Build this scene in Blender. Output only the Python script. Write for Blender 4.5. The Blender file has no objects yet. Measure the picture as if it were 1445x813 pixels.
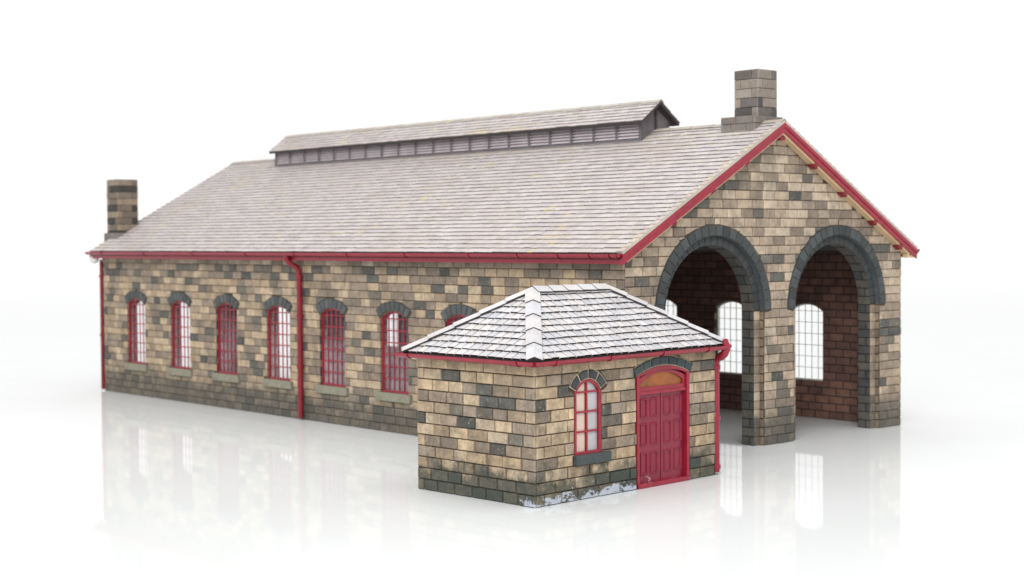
import bpy, bmesh, math, random
from mathutils import Vector, Matrix
from mathutils.geometry import tessellate_polygon
S = 0.0075                       # one unit below = 7.5 mm: both buildings are small models on a table
PI = math.pi
scn = bpy.context.scene
COL = bpy.context.collection
def lin(r, g, b, k=1.0):
    f = lambda c: (c/255/12.92 if c/255 <= .04045 else ((c/255+.055)/1.055)**2.4)*k
    return (f(r), f(g), f(b))
# ------------------------------------------------------------------ materials
def newmat(name):
    m = bpy.data.materials.new(name); m.use_nodes = True
    nt = m.node_tree; nt.nodes.clear()
    out = nt.nodes.new('ShaderNodeOutputMaterial'); b = nt.nodes.new('ShaderNodeBsdfPrincipled')
    nt.links.new(b.outputs[0], out.inputs[0])
    return m, nt, b, out
def N(nt, t, **kw):
    n = nt.nodes.new(t)
    for k, v in kw.items():
        if k in n.inputs: n.inputs[k].default_value = v
        else: setattr(n, k, v)
    return n
def noise(nt, scale, detail=4, rough=.6, vec=None, seed=0):
    n = N(nt, 'ShaderNodeTexNoise'); n.inputs['Scale'].default_value = scale/S
    n.inputs['Detail'].default_value = detail; n.inputs['Roughness'].default_value = rough
    if vec is None:
        tc = N(nt, 'ShaderNodeTexCoord'); vec = tc.outputs['Object']
    mp = N(nt, 'ShaderNodeMapping'); mp.inputs['Location'].default_value = (seed*.13, seed*.07, seed*.19)
    nt.links.new(vec, mp.inputs[0]); nt.links.new(mp.outputs[0], n.inputs['Vector'])
    return n.outputs['Fac']
def mrange(nt, x, a, b, c=0, d=1):
    n = N(nt, 'ShaderNodeMapRange'); nt.links.new(x, n.inputs[0])
    for i, v in enumerate((a, b, c, d)): n.inputs[i+1].default_value = v
    return n.outputs[0]
def mix(nt, fac, a, b, mode='MIX'):
    n = N(nt, 'ShaderNodeMix', data_type='RGBA', blend_type=mode)
    for i, v in ((0, fac), (6, a), (7, b)):
        if isinstance(v, (int, float)): n.inputs[i].default_value = v
        elif isinstance(v, tuple): n.inputs[i].default_value = (*v, 1)
        else: nt.links.new(v, n.inputs[i])
    return n.outputs[2]
def math_(nt, op, a, b=0.0):
    n = N(nt, 'ShaderNodeMath', operation=op)
    for i, v in ((0, a), (1, b)):
        if isinstance(v, (int, float)): n.inputs[i].default_value = v
        else: nt.links.new(v, n.inputs[i])
    return n.outputs[0]
def bump(nt, b, h, strength, dist):
    n = N(nt, 'ShaderNodeBump'); n.inputs['Strength'].default_value = strength; n.inputs['Distance'].default_value = dist*S
    nt.links.new(h, n.inputs['Height']); nt.links.new(n.outputs[0], b.inputs['Normal'])
def colmat(name, rough=.7, mott=(.72, 1.18), scale=3.0, bmp=.5, grime=None, scuff=False, moss=False, spec=.35, wash=None, speck=0):
    """colour of each stone or slate from the mesh, mottled by noise; optional real stains"""
    m, nt, b, out = newmat(name)
    at = N(nt, 'ShaderNodeAttribute', attribute_name='Col')
    n1 = noise(nt, scale, 6, .7); n2 = noise(nt, scale*5, 3, .6, seed=3)
    v = math_(nt, 'MULTIPLY', mrange(nt, n1, .3, .7, mott[0], mott[1]), mrange(nt, n2, .25, .75, .86, 1.12))
    g = N(nt, 'ShaderNodeCombineColor')
    for i in range(3): nt.links.new(v, g.inputs[i])
    c = mix(nt, 1.0, at.outputs['Color'], g.outputs[0], 'MULTIPLY')
    if speck:                                       # ragged dark lichen blotches of their own shape
        n8 = noise(nt, 1.3, 6, .8, seed=31)
        c = mix(nt, mrange(nt, n8, .56, .66, 0, speck), c, lin(84, 80, 70))
        n9 = noise(nt, 6.5, 4, .7, seed=37)
        c = mix(nt, mrange(nt, n9, .58, .72, 0, .5), c, lin(214, 196, 164))
    tc = N(nt, 'ShaderNodeTexCoord'); sp = N(nt, 'ShaderNodeSeparateXYZ'); nt.links.new(tc.outputs['Object'], sp.inputs[0])
    if wash:                                        # cool grey staining that wanders over the stone
        n3 = noise(nt, .62, 6, .72, seed=5)
        c = mix(nt, mrange(nt, n3, .48, .68, 0, wash[1]), c, wash[0])
    if grime:                                       # dirty damp foot of the wall, ragged upper edge
        z = math_(nt, 'ADD', math_(nt, 'MULTIPLY', sp.outputs['Z'], 1/S), math_(nt, 'MULTIPLY', mrange(nt, noise(nt, 1.1, 5, .7, seed=7), .3, .7, -.5, .5), grime[2]))
        gk = math_(nt, 'MULTIPLY', mrange(nt, z, grime[1]*1.15, grime[1]*.65, 0, grime[3]), mrange(nt, noise(nt, 1.9, 6, .75, seed=43), .36, .56, .72, 1))
        c = mix(nt, gk, c, grime[0])
    if scuff:                                       # chips of pale blue grey undercoat along the foot
        mp = N(nt, 'ShaderNodeMapping'); mp.inputs['Scale'].default_value = (1, .6, 1.2); nt.links.new(tc.outputs['Object'], mp.inputs[0])
        n4 = noise(nt, 2.1, 8, .78, vec=mp.outputs[0], seed=11)
        zz = math_(nt, 'MULTIPLY', sp.outputs['Z'], 1/S)
        yy = math_(nt, 'MULTIPLY', sp.outputs['Y'], 1/S)
        thr = math_(nt, 'ADD', mrange(nt, zz, .05, 1.05, .42, .80), 0.0)
        thr = math_(nt, 'ADD', thr, mrange(nt, yy, 6.3, 6.9, 0, .6))
        thr = math_(nt, 'ADD', thr, mrange(nt, math_(nt, 'MULTIPLY', sp.outputs['X'], -1/S), .5, 1.5, 0, .5))
        k = mrange(nt, math_(nt, 'SUBTRACT', n4, thr), 0.0, .03, 0, .85)
        c = mix(nt, k, c, lin(190, 196, 210))
    if moss:
        n5 = noise(nt, 1.4, 6, .75, seed=13); n6 = noise(nt, .16, 3, .5, seed=17)
        k = math_(nt, 'MULTIPLY', mrange(nt, n5, .55, .66, 0, 1), mrange(nt, n6, .45, .62, 0.05, .75))
        c = mix(nt, k, c, lin(214, 196, 120))
        n7 = noise(nt, .35, 5, .7, seed=23)
        c = mix(nt, mrange(nt, n7, .45, .75, 0, .5), c, lin(176, 160, 142))
    nt.links.new(c, b.inputs['Base Color'])
    b.inputs['Roughness'].default_value = rough; b.inputs['Specular IOR Level'].default_value = spec
    h = math_(nt, 'ADD', n1, math_(nt, 'MULTIPLY', n2, .5))
    bump(nt, b, h, bmp, .08)
    return m
def plain(name, c, rough=.5, var=.15, scale=2, bmp=.15, spec=.5, dist=.04):
    m, nt, b, out = newmat(name)
    n1 = noise(nt, scale, 5, .65)
    v = mrange(nt, n1, .3, .7, 1-var, 1+var)
    g = N(nt, 'ShaderNodeCombineColor')
    for i in range(3): nt.links.new(v, g.inputs[i])
    nt.links.new(mix(nt, 1.0, c, g.outputs[0], 'MULTIPLY'), b.inputs['Base Color'])
    b.inputs['Roughness'].default_value = rough; b.inputs['Specular IOR Level'].default_value = spec
    bump(nt, b, n1, bmp, dist)
    return m
def chipped(name, c, rough, zmax):
    m = plain(name, c, rough, .16, 2, .25); nt = m.node_tree
    b = [n for n in nt.nodes if n.type == 'BSDF_PRINCIPLED'][0]; src = b.inputs['Base Color'].links[0].from_socket
    tc = N(nt, 'ShaderNodeTexCoord'); sp = N(nt, 'ShaderNodeSeparateXYZ'); nt.links.new(tc.outputs['Object'], sp.inputs[0])
    z = math_(nt, 'MULTIPLY', sp.outputs['Z'], 1/S); n1 = noise(nt, 2.0, 8, .8, seed=41)
    k = mrange(nt, math_(nt, 'SUBTRACT', n1, mrange(nt, z, 0, zmax, .55, .80)), 0, .03, 0, .75)
    nt.links.new(mix(nt, k, src, lin(214, 184, 196)), b.inputs['Base Color']); return m
def brickmat(name, axis, c1, c2, mortar, w=1.0, h=.46):
    m, nt, b, out = newmat(name)
    tc = N(nt, 'ShaderNodeTexCoord'); sp = N(nt, 'ShaderNodeSeparateXYZ'); nt.links.new(tc.outputs['Object'], sp.inputs[0])
    cb = N(nt, 'ShaderNodeCombineXYZ'); nt.links.new(sp.outputs[axis], cb.inputs[0]); nt.links.new(sp.outputs['Z'], cb.inputs[1])
    br = N(nt, 'ShaderNodeTexBrick'); nt.links.new(cb.outputs[0], br.inputs['Vector'])
    br.inputs['Scale'].default_value = 1/S; br.inputs['Brick Width'].default_value = w; br.inputs['Row Height'].default_value = h
    br.inputs['Mortar Size'].default_value = .035; br.inputs['Mortar Smooth'].default_value = .4
    br.inputs['Color1'].default_value = (*c1, 1); br.inputs['Color2'].default_value = (*c2, 1); br.inputs['Mortar'].default_value = (*mortar, 1)
    n1 = noise(nt, 1.6, 5, .7)
    v = mrange(nt, n1, .3, .7, .7, 1.3); g = N(nt, 'ShaderNodeCombineColor')
    for i in range(3): nt.links.new(v, g.inputs[i])
    nt.links.new(mix(nt, 1.0, br.outputs['Color'], g.outputs[0], 'MULTIPLY'), b.inputs['Base Color'])
    b.inputs['Roughness'].default_value = .75
    bump(nt, b, math_(nt, 'SUBTRACT', math_(nt, 'MULTIPLY', n1, .3), br.outputs['Fac']), .8, .08)
    return m
def glassmat(name, tint=(1, 1, 1), refl=1.0, glare=0):
    m, nt, b, out = newmat(name); nt.nodes.remove(b)
    t = N(nt, 'ShaderNodeBsdfTransparent'); t.inputs[0].default_value = (*tint, 1)
    g = N(nt, 'ShaderNodeBsdfGlossy'); g.inputs['Roughness'].default_value = .06
    bn = N(nt, 'ShaderNodeBump'); bn.inputs['Strength'].default_value = .25; bn.inputs['Distance'].default_value = .05*S
    nt.links.new(noise(nt, .8, 2, .5), bn.inputs['Height']); nt.links.new(bn.outputs[0], g.inputs['Normal'])
    f = N(nt, 'ShaderNodeLayerWeight'); f.inputs[0].default_value = .5
    k = math_(nt, 'MULTIPLY', math_(nt, 'ADD', .04, math_(nt, 'POWER', f.outputs['Facing'], 5.0)), refl)
    if glare:                                         # pale glare painted into the panes, stronger towards the bottom
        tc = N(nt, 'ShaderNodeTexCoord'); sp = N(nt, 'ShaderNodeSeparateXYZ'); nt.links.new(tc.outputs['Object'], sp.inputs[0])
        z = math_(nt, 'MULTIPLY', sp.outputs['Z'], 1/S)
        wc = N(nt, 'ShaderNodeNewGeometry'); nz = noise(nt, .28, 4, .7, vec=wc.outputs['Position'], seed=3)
        fk = math_(nt, 'MULTIPLY', mrange(nt, nz, .38, .62, .25, 1), mrange(nt, z, 2.2, 6.2, glare, glare*.18))
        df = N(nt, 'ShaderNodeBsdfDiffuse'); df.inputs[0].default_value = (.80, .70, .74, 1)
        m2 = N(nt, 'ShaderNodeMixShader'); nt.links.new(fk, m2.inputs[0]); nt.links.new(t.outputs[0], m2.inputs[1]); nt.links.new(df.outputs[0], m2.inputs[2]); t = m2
    mx = N(nt, 'ShaderNodeMixShader'); nt.links.new(k, mx.inputs[0]); nt.links.new(t.outputs[0], mx.inputs[1]); nt.links.new(g.outputs[0], mx.inputs[2])
    nt.links.new(mx.outputs[0], out.inputs[0]); return m

M = {}
M['mortar'] = plain('mortar_dark', lin(78, 68, 57), .9, .3, 2)
M['mortar_pale'] = plain('mortar_brown', lin(84, 73, 61), .9, .3, 2)
M['stone'] = colmat('weathered_sandstone', speck=.35, mott=(.68, 1.2), scale=1.7, bmp=.7, grime=(lin(84, 83, 77), 1.8, .45, .9), wash=(lin(104, 97, 88), .62))
M['stone_hut'] = colmat('hut_sandstone', speck=.5, mott=(.58, 1.25), bmp=1.0, scale=1.7, grime=(lin(62, 70, 62), 1.25, 1.5, .88), scuff=True, wash=(lin(108, 99, 86), .5))
M['slate_block'] = colmat('dark_voussoir_stone', mott=(.8, 1.2), bmp=.4)
M['stack'] = colmat('chimney_stone', mott=(.8, 1.15), bmp=.4)
M['tile'] = colmat('grey_pink_slates', rough=.55, mott=(.9, 1.08), scale=2.5, bmp=.2, moss=True, spec=.4)
M['tile_hut'] = colmat('pale_slates', rough=.5, mott=(.86, 1.08), scale=2.5, bmp=.3, spec=.4)
M['deck'] = plain('dark_slate_bed', lin(70, 66, 66), .8)
M['deck_hut'] = plain('black_slate_bed', lin(40, 38, 38), .8)
M['timber'] = plain('tan_soffit_timber', lin(214, 184, 146), .6, .12, 1)
M['red'] = plain('crimson_paint', lin(148, 28, 50), .3, .22, 2.5, .35, .5, .05)
M['red_chip'] = chipped('chipped_crimson_paint', lin(144, 28, 50), .28, 1.1)
M['red_door'] = None
M['red_dark'] = plain('dark_red_paint', lin(128, 20, 36), .35, .2, 2.5)
M['red_door'] = chipped('crimson_door_paint', lin(130, 24, 50), .3, 1.9)
M['white'] = plain('plain_white', lin(226, 218, 222), .3, .04)
M['pale_bar'] = plain('pale_glazing_bar', lin(225, 228, 220), .5, .05)  # overexposure bleed on the backlit bars, painted as a pale tone
M['grey_wood'] = plain('weathered_lilac_grey_board', lin(98, 93, 96), .7, .25, 1.2)
M['dark_wood'] = plain('dark_grey_board', lin(58, 51, 52), .7, .25, 1.2)
M['louvre'] = plain('lilac_louvre_blade', lin(214, 204, 208), .6, .12, 1.2)
M['in_x'] = brickmat('inner_brick_side', 'X', lin(134, 98, 84), lin(104, 76, 68), lin(46, 38, 40))
M['in_y'] = brickmat('inner_brick_end', 'Y', lin(134, 98, 84), lin(104, 76, 68), lin(46, 38, 40))
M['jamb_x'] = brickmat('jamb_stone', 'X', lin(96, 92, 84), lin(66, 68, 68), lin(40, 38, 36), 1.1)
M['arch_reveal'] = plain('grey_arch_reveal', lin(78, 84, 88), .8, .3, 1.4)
M['jamb_tan'] = brickmat('tan_reveal', 'X', lin(150, 132, 110), lin(120, 106, 92), lin(50, 44, 38), 1.1)
M['glass'] = glassmat('glare_painted_glazing', glare=.5)
M['glass_clear'] = glassmat('clear_glazing_thin', refl=.3)
def panemat(name, c, rough=.12):
    m = plain(name, c, rough, .12, .8, .1); return m
M['pane_blush'] = panemat('lit_view_pane_blush', lin(206, 184, 170))  # bright view through the hut window, painted as opaque pale panes
M['pane_grey'] = panemat('lit_view_pane_grey', lin(182, 180, 182))
M['amber'] = plain('amber_fanlight', lin(150, 82, 22), .1, .5, .8, .1)

# ------------------------------------------------------------------ mesh builder
class MB:
    def __init__(s): s.v = []; s.f = []; s.c = []; s.m = []
    def face(s, pts, col=(.5, .5, .5), mi=0):
        n = len(s.v); s.v += [tuple(p) for p in pts]; s.f.append(tuple(range(n, n+len(pts)))); s.c.append(col); s.m.append(mi)
    def faces(s, verts, faces, col=(.5, .5, .5), mi=0):
        n = len(s.v); s.v += [tuple(p) for p in verts]
        for f in faces: s.f.append(tuple(n+i for i in f)); s.c.append(col); s.m.append(mi)
    def box(s, x0, x1, y0, y1, z0, z1, col=(.5, .5, .5), mi=0, T=None, bev=0):
        b = bmesh.new(); bmesh.ops.create_cube(b, size=1)
        for v in b.verts: v.co = Vector(((x0+x1)/2+v.co.x*(x1-x0), (y0+y1)/2+v.co.y*(y1-y0), (z0+z1)/2+v.co.z*(z1-z0)))
        if bev: bmesh.ops.bevel(b, geom=b.edges[:]+b.verts[:], offset=bev, segments=2, profile=.6, affect='EDGES')
        b.verts.index_update()
        vs = [(T @ v.co if T else v.co.copy()) for v in b.verts]
        s.faces(vs, [[v.index for v in f.verts] for f in b.faces], col, mi); b.free()
    def tube(s, path, r, n=10, col=(.5, .5, .5), mi=0, cap=True, half=False):
        path = [Vector(p) for p in path]; rings = []
        rr = r if isinstance(r, (list, tuple)) else [r]*len(path)
        up = Vector((0, 0, 1))
        prev = None
        for i, p in enumerate(path):
            t = (path[min(i+1, len(path)-1)]-path[max(i-1, 0)]).normalized()
            if prev is None:
                a = t.cross(up) if abs(t.z) < .9 else t.cross(Vector((0, 1, 0)))
            else: a = prev - t*prev.dot(t)
            a.normalize(); prev = a; b = t.cross(a)
            rings.append([p+(a*math.cos(2*PI*k/n)+b*math.sin(2*PI*k/n))*rr[i] for k in range(n)])
        vs = [q for R in rings for q in R]; fs = []
        for i in range(len(path)-1):
            for k in range(n):
                fs.append((i*n+k, i*n+(k+1) % n, (i+1)*n+(k+1) % n, (i+1)*n+k))
        if cap: fs += [tuple(range(n))[::-1], tuple(range((len(path)-1)*n, len(path)*n))]
        s.faces(vs, fs, col, mi)
    def build(s, name, mats, parent=None, smooth=False, label=None):
        me = bpy.data.meshes.new(name); me.from_pydata([(x*S, y*S, z*S) for x, y, z in s.v], [], s.f)
        for m in (mats if isinstance(mats, (list, tuple)) else [mats]): me.materials.append(M[m])
        me.polygons.foreach_set('material_index', s.m)
        ca = me.color_attributes.new('Col', 'FLOAT_COLOR', 'CORNER'); d = []
        for f, c in zip(s.f, s.c): d += list((*c, 1.0))*len(f)
        ca.data.foreach_set('color', d)
        if smooth: me.polygons.foreach_set('use_smooth', [True]*len(s.f))
        me.update(); me.validate()
        bm = bmesh.new(); bm.from_mesh(me)
        if smooth:
            bmesh.ops.remove_doubles(bm, verts=bm.verts, dist=1e-7)
        bmesh.ops.recalc_face_normals(bm, faces=bm.faces); bm.to_mesh(me); bm.free()
        if smooth: me.set_sharp_from_angle(angle=.7)
        o = bpy.data.objects.new(name, me); COL.objects.link(o)
        if parent: o.parent = parent
        if label: o['label'] = label
        return o
def empty(name, parent=None, loc=(0, 0, 0), rz=0):
    o = bpy.data.objects.new(name, None); COL.objects.link(o); o.empty_display_size = .02
    o.location = [c*S for c in loc]; o.rotation_euler = (0, 0, rz)
    if parent: o.parent = parent
    return o
def root(name, loc, rz, label, cat):
    o = empty(name, None, loc, rz); o['label'] = label; o['category'] = cat; return o

# wall frames: (u along wall, v up, d outward) -> xyz
def FY(u, v, d): return (u, -d, v)               # side wall, faces -y
def FX(u, v, d): return (d, u, v)                # gable wall, faces +x

# ------------------------------------------------------------------ stones laid in courses round openings
class Op:
    """an opening profile: half width w(v) about centre c, active for v0<=v<=v1"""
    def __init__(s, c, v0, v1, w, curved=False): s.c, s.v0, s.v1, s.w, s.curved = c, v0, v1, w, curved
def seg_arch(c, z0, spring, apex, hw):
    r = apex-spring; R = (hw*hw+r*r)/(2*r); zc = apex-R
    return Op(c, z0, apex, lambda v: hw if v <= spring else math.sqrt(max(0, R*R-(v-zc)**2)), True), R, zc
def pieces(a, b, v0, v1, ops, LR):
    vs = {v0, v1}
    curved = False
    for o in ops:
        if o.v1 <= v0 or o.v0 >= v1: continue
        for e in (o.v0, o.v1):
            if v0 < e < v1: vs.add(e-.004); vs.add(e+.004)
        if o.curved: curved = True
    if curved: vs |= {v0+(v1-v0)*k/6 for k in range(1, 6)}
    vs = sorted(vs)
    L = [max(a, LR(v)[0]) for v in vs]; R = [min(b, LR(v)[1]) for v in vs]
    ps = [(L, R)]
    for o in ops:
        if o.v1 <= v0 or o.v0 >= v1: continue
        W = [o.w(v) if o.v0 <= v <= o.v1 else None for v in vs]; out = []
        for L, R in ps:
            hit = any(w is not None and l < o.c+w and r > o.c-w for l, r, w in zip(L, R, W))
            if not hit: out.append((L, R)); continue
            W0 = [w if w is not None else 0 for w in W]
            out.append((L, [min(r, o.c-w) for r, w in zip(R, W0)]))
            out.append(([max(l, o.c+w) for l, w in zip(L, W0)], R))
        ps = out
    res = []
    for L, R in ps:
        run = []; best = []
        for v, l, r in zip(vs, L, R):
            if r-l > .1: run.append((v, l, r))
            else:
                if len(run) > len(best): best = run
                run = []
        if len(run) > len(best): best = run
        if len(best) >= 2 and best[-1][0]-best[0][0] > .1: res.append(best)
    return res
def stone(mb, fr, pts, h, g0, g1, col, d0=0.0, mi=0):
    """one dressed stone: (v,l,r) samples -> bevelled slab proud of the wall"""
    n = len(pts); rnd = random
    j = lambda k: rnd.uniform(-k, k)
    def ring(g, d):
        P = []
        vb, vt = pts[0][0]+g*.62, pts[-1][0]-g*.62; gu = g*1.12
        q = [(min(max(v, vb), vt), l+gu, r-gu) for v, l, r in pts]
        return [fr(l, v, d) for v, l, r in q]+[fr(r, v, d) for v, l, r in reversed(q)]
    a = ring(g0, d0); b = ring(g0+g1*.35, d0+h*.7); e = j(.012)
    c = ring(g0+g1, d0+h+e); m = 2*n
    fs = [(i, (i+1) % m, m+(i+1) % m, m+i) for i in range(m)]+[(m+i, m+(i+1) % m, 2*m+(i+1) % m, 2*m+i) for i in range(m)]
    mb.faces(a+b+c, fs, tuple(min(.8, x*1.16) for x in col), mi)
    mb.face(c, col, mi)
def vary(a, b, c):
    k = random.uniform(a, b); w = random.uniform(-.03, .03)
    return (c[0]*k*(1+w), c[1]*k, c[2]*k*(1-w))
TAN = [lin(*c) for c in ((194, 176, 154), (186, 168, 146), (180, 161, 139), (172, 154, 134), (164, 148, 131), (190, 174, 154))]
TANH = [lin(*c) for c in ((198, 177, 148), (190, 168, 139), (182, 160, 132), (172, 151, 126), (164, 146, 124), (194, 174, 148))]
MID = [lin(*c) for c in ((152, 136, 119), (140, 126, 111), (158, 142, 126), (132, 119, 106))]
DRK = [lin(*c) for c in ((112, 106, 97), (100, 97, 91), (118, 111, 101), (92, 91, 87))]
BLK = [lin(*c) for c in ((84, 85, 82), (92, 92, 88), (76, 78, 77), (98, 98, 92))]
def pick(u, v, pd=.13, pm=.3, seed=0):
    k = math.sin(u*.9+seed)*math.sin(v*1.7+seed*2)+math.sin(u*.37+v*.8+seed)*.6
    r = random.random()+.03-.10*k*(1 if pm else 0)
    if 8.2 < v < 9.3 and u < 0: r *= .62  # eaves shade painted in: these courses draw darker stones more often
    if r < pd*.3: return random.choice(BLK)
    if r < pd: return random.choice(DRK)
    if r < pd+pm: return random.choice(MID)
    return random.choice(TANH if u < 0 else TAN)
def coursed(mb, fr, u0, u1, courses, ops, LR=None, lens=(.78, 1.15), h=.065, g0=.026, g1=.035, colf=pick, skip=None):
    LR = LR or (lambda v: (u0, u1))
    for k, (v0, v1) in enumerate(courses):
        u = u0-(0 if k % 2 else random.uniform(.35, .6)); first = True
        while u < u1-.02:
            n = u+random.uniform(*lens)
            if u1-n < .45: n = u1
            a = max(u, u0)
            if n-a > .1:
                for ps in pieces(a, n, v0, v1, ops, LR):
                    if skip and skip((ps[0][1]+ps[0][2])/2, v0): random.random(); colf(0, 0); continue
                    stone(mb, fr, ps, h*random.uniform(.75, 1.2), g0, g1, colf((a+n)/2, (v0+v1)/2))
            u = n
def rows(v0, v1, n): return [(v0+(v1-v0)*i/n, v0+(v1-v0)*(i+1)/n) for i in range(n)]
def slab(mb, fr, outer, holes, d0, d1, mi_front=0, mi_side=1, mi_back=2):
    """wall core with real holes"""
    loops = [outer]+holes
    tris = tessellate_polygon([[Vector((u, v, 0)) for u, v in lp] for lp in loops])
    flat = [p for lp in loops for p in lp]
    mb.faces([fr(u, v, d0) for u, v in flat], [tuple(t) for t in tris], mi=mi_front)
    mb.faces([fr(u, v, d1) for u, v in flat], [tuple(t) for t in tris], mi=mi_back)
    for lp in loops:
        n = len(lp)
        mb.faces([fr(u, v, d0) for u, v in lp]+[fr(u, v, d1) for u, v in lp], [(i, (i+1) % n, n+(i+1) % n, n+i) for i in range(n)], mi=mi_side)
def arch_loop(c, z0, spring, apex, hw, n=14):
    r = apex-spring; R = (hw*hw+r*r)/(2*r); zc = apex-R; a = math.asin(min(1, hw/R))
    if r > hw-1e-6: a = PI/2
    return [(c-hw, z0), (c+hw, z0)]+[(c+R*math.sin(t), zc+R*math.cos(t)) for t in [a-2*a*i/n for i in range(n+1)]]
def voussoirs(mb, fr, c, zc, r0, r1, a0, a1, n, h, colf, g=.02, d0=0.0, jit=0.0, bev=.03):
    for i in range(n):
        t0 = a0+(a1-a0)*i/n; t1 = a0+(a1-a0)*(i+1)/n
        def ring(e, d):
            ga = (g+e)/((r0+r1)/2); A = [t0+ga, (t0+t1)/2, t1-ga]; P = []
            rj = r1
            P += [fr(c+(r0+e)*math.sin(t), zc+(r0+e)*math.cos(t), d) for t in A]
            P += [fr(c+(rj-e)*math.sin(t), zc+(rj-e)*math.cos(t), d) for t in reversed(A)]
            return P
        a = ring(0, d0); b = ring(bev*.4, d0+h*.75); cc = ring(bev, d0+h); col = colf()
        m = 6; mb.faces(a+b+cc, [(k, (k+1) % m, m+(k+1) % m, m+k) for k in range(m)]+[(m+k, m+(k+1) % m, 2*m+(k+1) % m, 2*m+k) for k in range(m)], col)
        mb.face(cc, col)
def wring(mb, fr, loop_o, loop_i, d0, d1, mi=0):
    n = len(loop_o)
    vs = [fr(u, v, d0) for u, v in loop_o]+[fr(u, v, d0) for u, v in loop_i]+[fr(u, v, d1) for u, v in loop_o]+[fr(u, v, d1) for u, v in loop_i]
    fs = []
    for i in range(n):
        j = (i+1) % n
        fs += [(i, j, n+j, n+i), (2*n+i, 2*n+j, 3*n+j, 3*n+i), (i, j, 2*n+j, 2*n+i), (n+i, n+j, 3*n+j, 3*n+i)]
    mb.faces(vs, fs, mi=mi)
def bar(mb, fr, u0, u1, v0, v1, d0, d1):
    P = [fr(u, v, d) for d in (d0, d1) for u, v in ((u0, v0), (u1, v0), (u1, v1), (u0, v1))]
    mb.faces(P, [(0, 1, 2, 3), (4, 5, 6, 7), (0, 1, 5, 4), (1, 2, 6, 5), (2, 3, 7, 6), (3, 0, 4, 7)])
def window(parent, fr, hw, z0, spring, apex, d, cols, nrows, fw, bw, bmat, gmat, lintel=None, sill=None, fmat='red', loc=(0, 0, 0), panes=None, thick=.14):
    """a window about u=0; children: pane, glazing_bars, lintel, sill"""
    f = MB(); lo = arch_loop(0, z0, spring, apex, hw); li = arch_loop(0, z0+fw, spring, apex-fw, hw-fw)
    wring(f, fr, lo, li, d, d-thick)
    w = f.build('window', fmat, parent); w.location = [c*S for c in loc]
    b = MB(); R = ((hw-fw)**2+(apex-fw-spring)**2)/(2*(apex-fw-spring)); zc = apex-fw-R
    for i in range(1, cols):
        u = -hw+fw+(2*hw-2*fw)*i/cols; top = zc+math.sqrt(max(0, R*R-u*u))
        bar(b, fr, u-bw/2, u+bw/2, z0+fw-.02, top+.02, d-.045, d-.10)
    for i in range(1, nrows):
        v = z0+fw+(spring-z0-fw)*i/(nrows-1)+ (.0)
        bar(b, fr, -hw+fw-.02, hw-fw+.02, v-bw/2, v+bw/2, d-.04, d-.105)
    b.build('glazing_bars', bmat, w)
    if panes:
        for (a0, a1, mt) in panes:
            g = MB(); bar(g, fr, a0, a1, z0+fw*.5, spring, d-.12, d-.15); 
            top = [(u, zc+math.sqrt(max(0, R*R-u*u))+.04) for u in [a0+(a1-a0)*k/8 for k in range(9)]]
            lp = [(a0, spring), (a1, spring)]+top[::-1]
            g.face([fr(u, v, d-.12) for u, v in lp])
            g.build('pane', mt, w)
    else:
        g = MB(); lp = arch_loop(0, z0+fw*.5, spring, apex-fw*.5, hw-fw*.5); g.face([fr(u, v, d-.12) for u, v in lp]); g.build('pane', gmat, w)
    if lintel: lintel(w)
    if sill: sill(w)
    return w

# =================================================================== the long engine shed
L, W, XE = 51.53, 22.4, .58
ZE, ZR, OY = 10.0, 16.62, .81
TA = (ZR-ZE)/(W/2+OY); SL = math.atan(TA)
shed = root('engine_shed', (0, 0, 0), 0, 'long stone model train shed with two arched entrances, slate roof and red gutters', 'model building')
random.seed(4)
# --- windows (x centres measured)
WX = [-46.85, -40.85, -35.05, -29.15, -23.5, -17.65, -11.95, -6.2]
Wz0, Wsp, Wap, Whw = 2.2, 6.30, 6.74, 1.25
def shed_side(fr, name, front):
    wt = .5
    ops = []
    for x in WX:
        o, R, zc = seg_arch(x, Wz0, Wsp, Wap, Whw); ops.append(o)
        Ro = R+.56; ta = math.tan(math.asin(Whw/R))
        ops.append(Op(x, zc+R*math.cos(math.asin(Whw/R))+.02, zc+Ro, lambda v, Ro=Ro, zc=zc, ta=ta: min(math.sqrt(max(0, Ro*Ro-(v-zc)**2)), (v-zc)*ta)+.02, True))
        ops.append(Op(x, Wz0-.5, Wz0, lambda v: 1.56))
    core = MB()
    slab(core, fr, [(-L, 0), (-.3, 0), (-.3, 9.75), (-L, 9.75)], [arch_loop(x, Wz0, Wsp, Wap, Whw) for x in WX], 0, -wt)
    wl = core.build('side_wall', ['mortar_pale', 'jamb_tan', 'in_x'], shed)
    st = MB()
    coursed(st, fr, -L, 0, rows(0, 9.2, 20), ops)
    st.build('stone_facing', 'stone', wl)
    tp = MB()
    for ps_u in range(1):
        u = -L
        while u < -.02:
            n = min(0, u+random.uniform(1.0, 1.35)); n = 0 if n > -.5 else n
            stone(tp, fr, [(9.2, u, n), (9.72, u, n)], .15, .01, .03, random.choice(MID+TAN[3:])); u = n
    tp.build('eaves_course', 'stone', wl)
    return ops
FB = lambda u, v, d: (u, W+d, v)                 # back wall, faces +y
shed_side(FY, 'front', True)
shed_side(FB, 'back', False)
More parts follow.
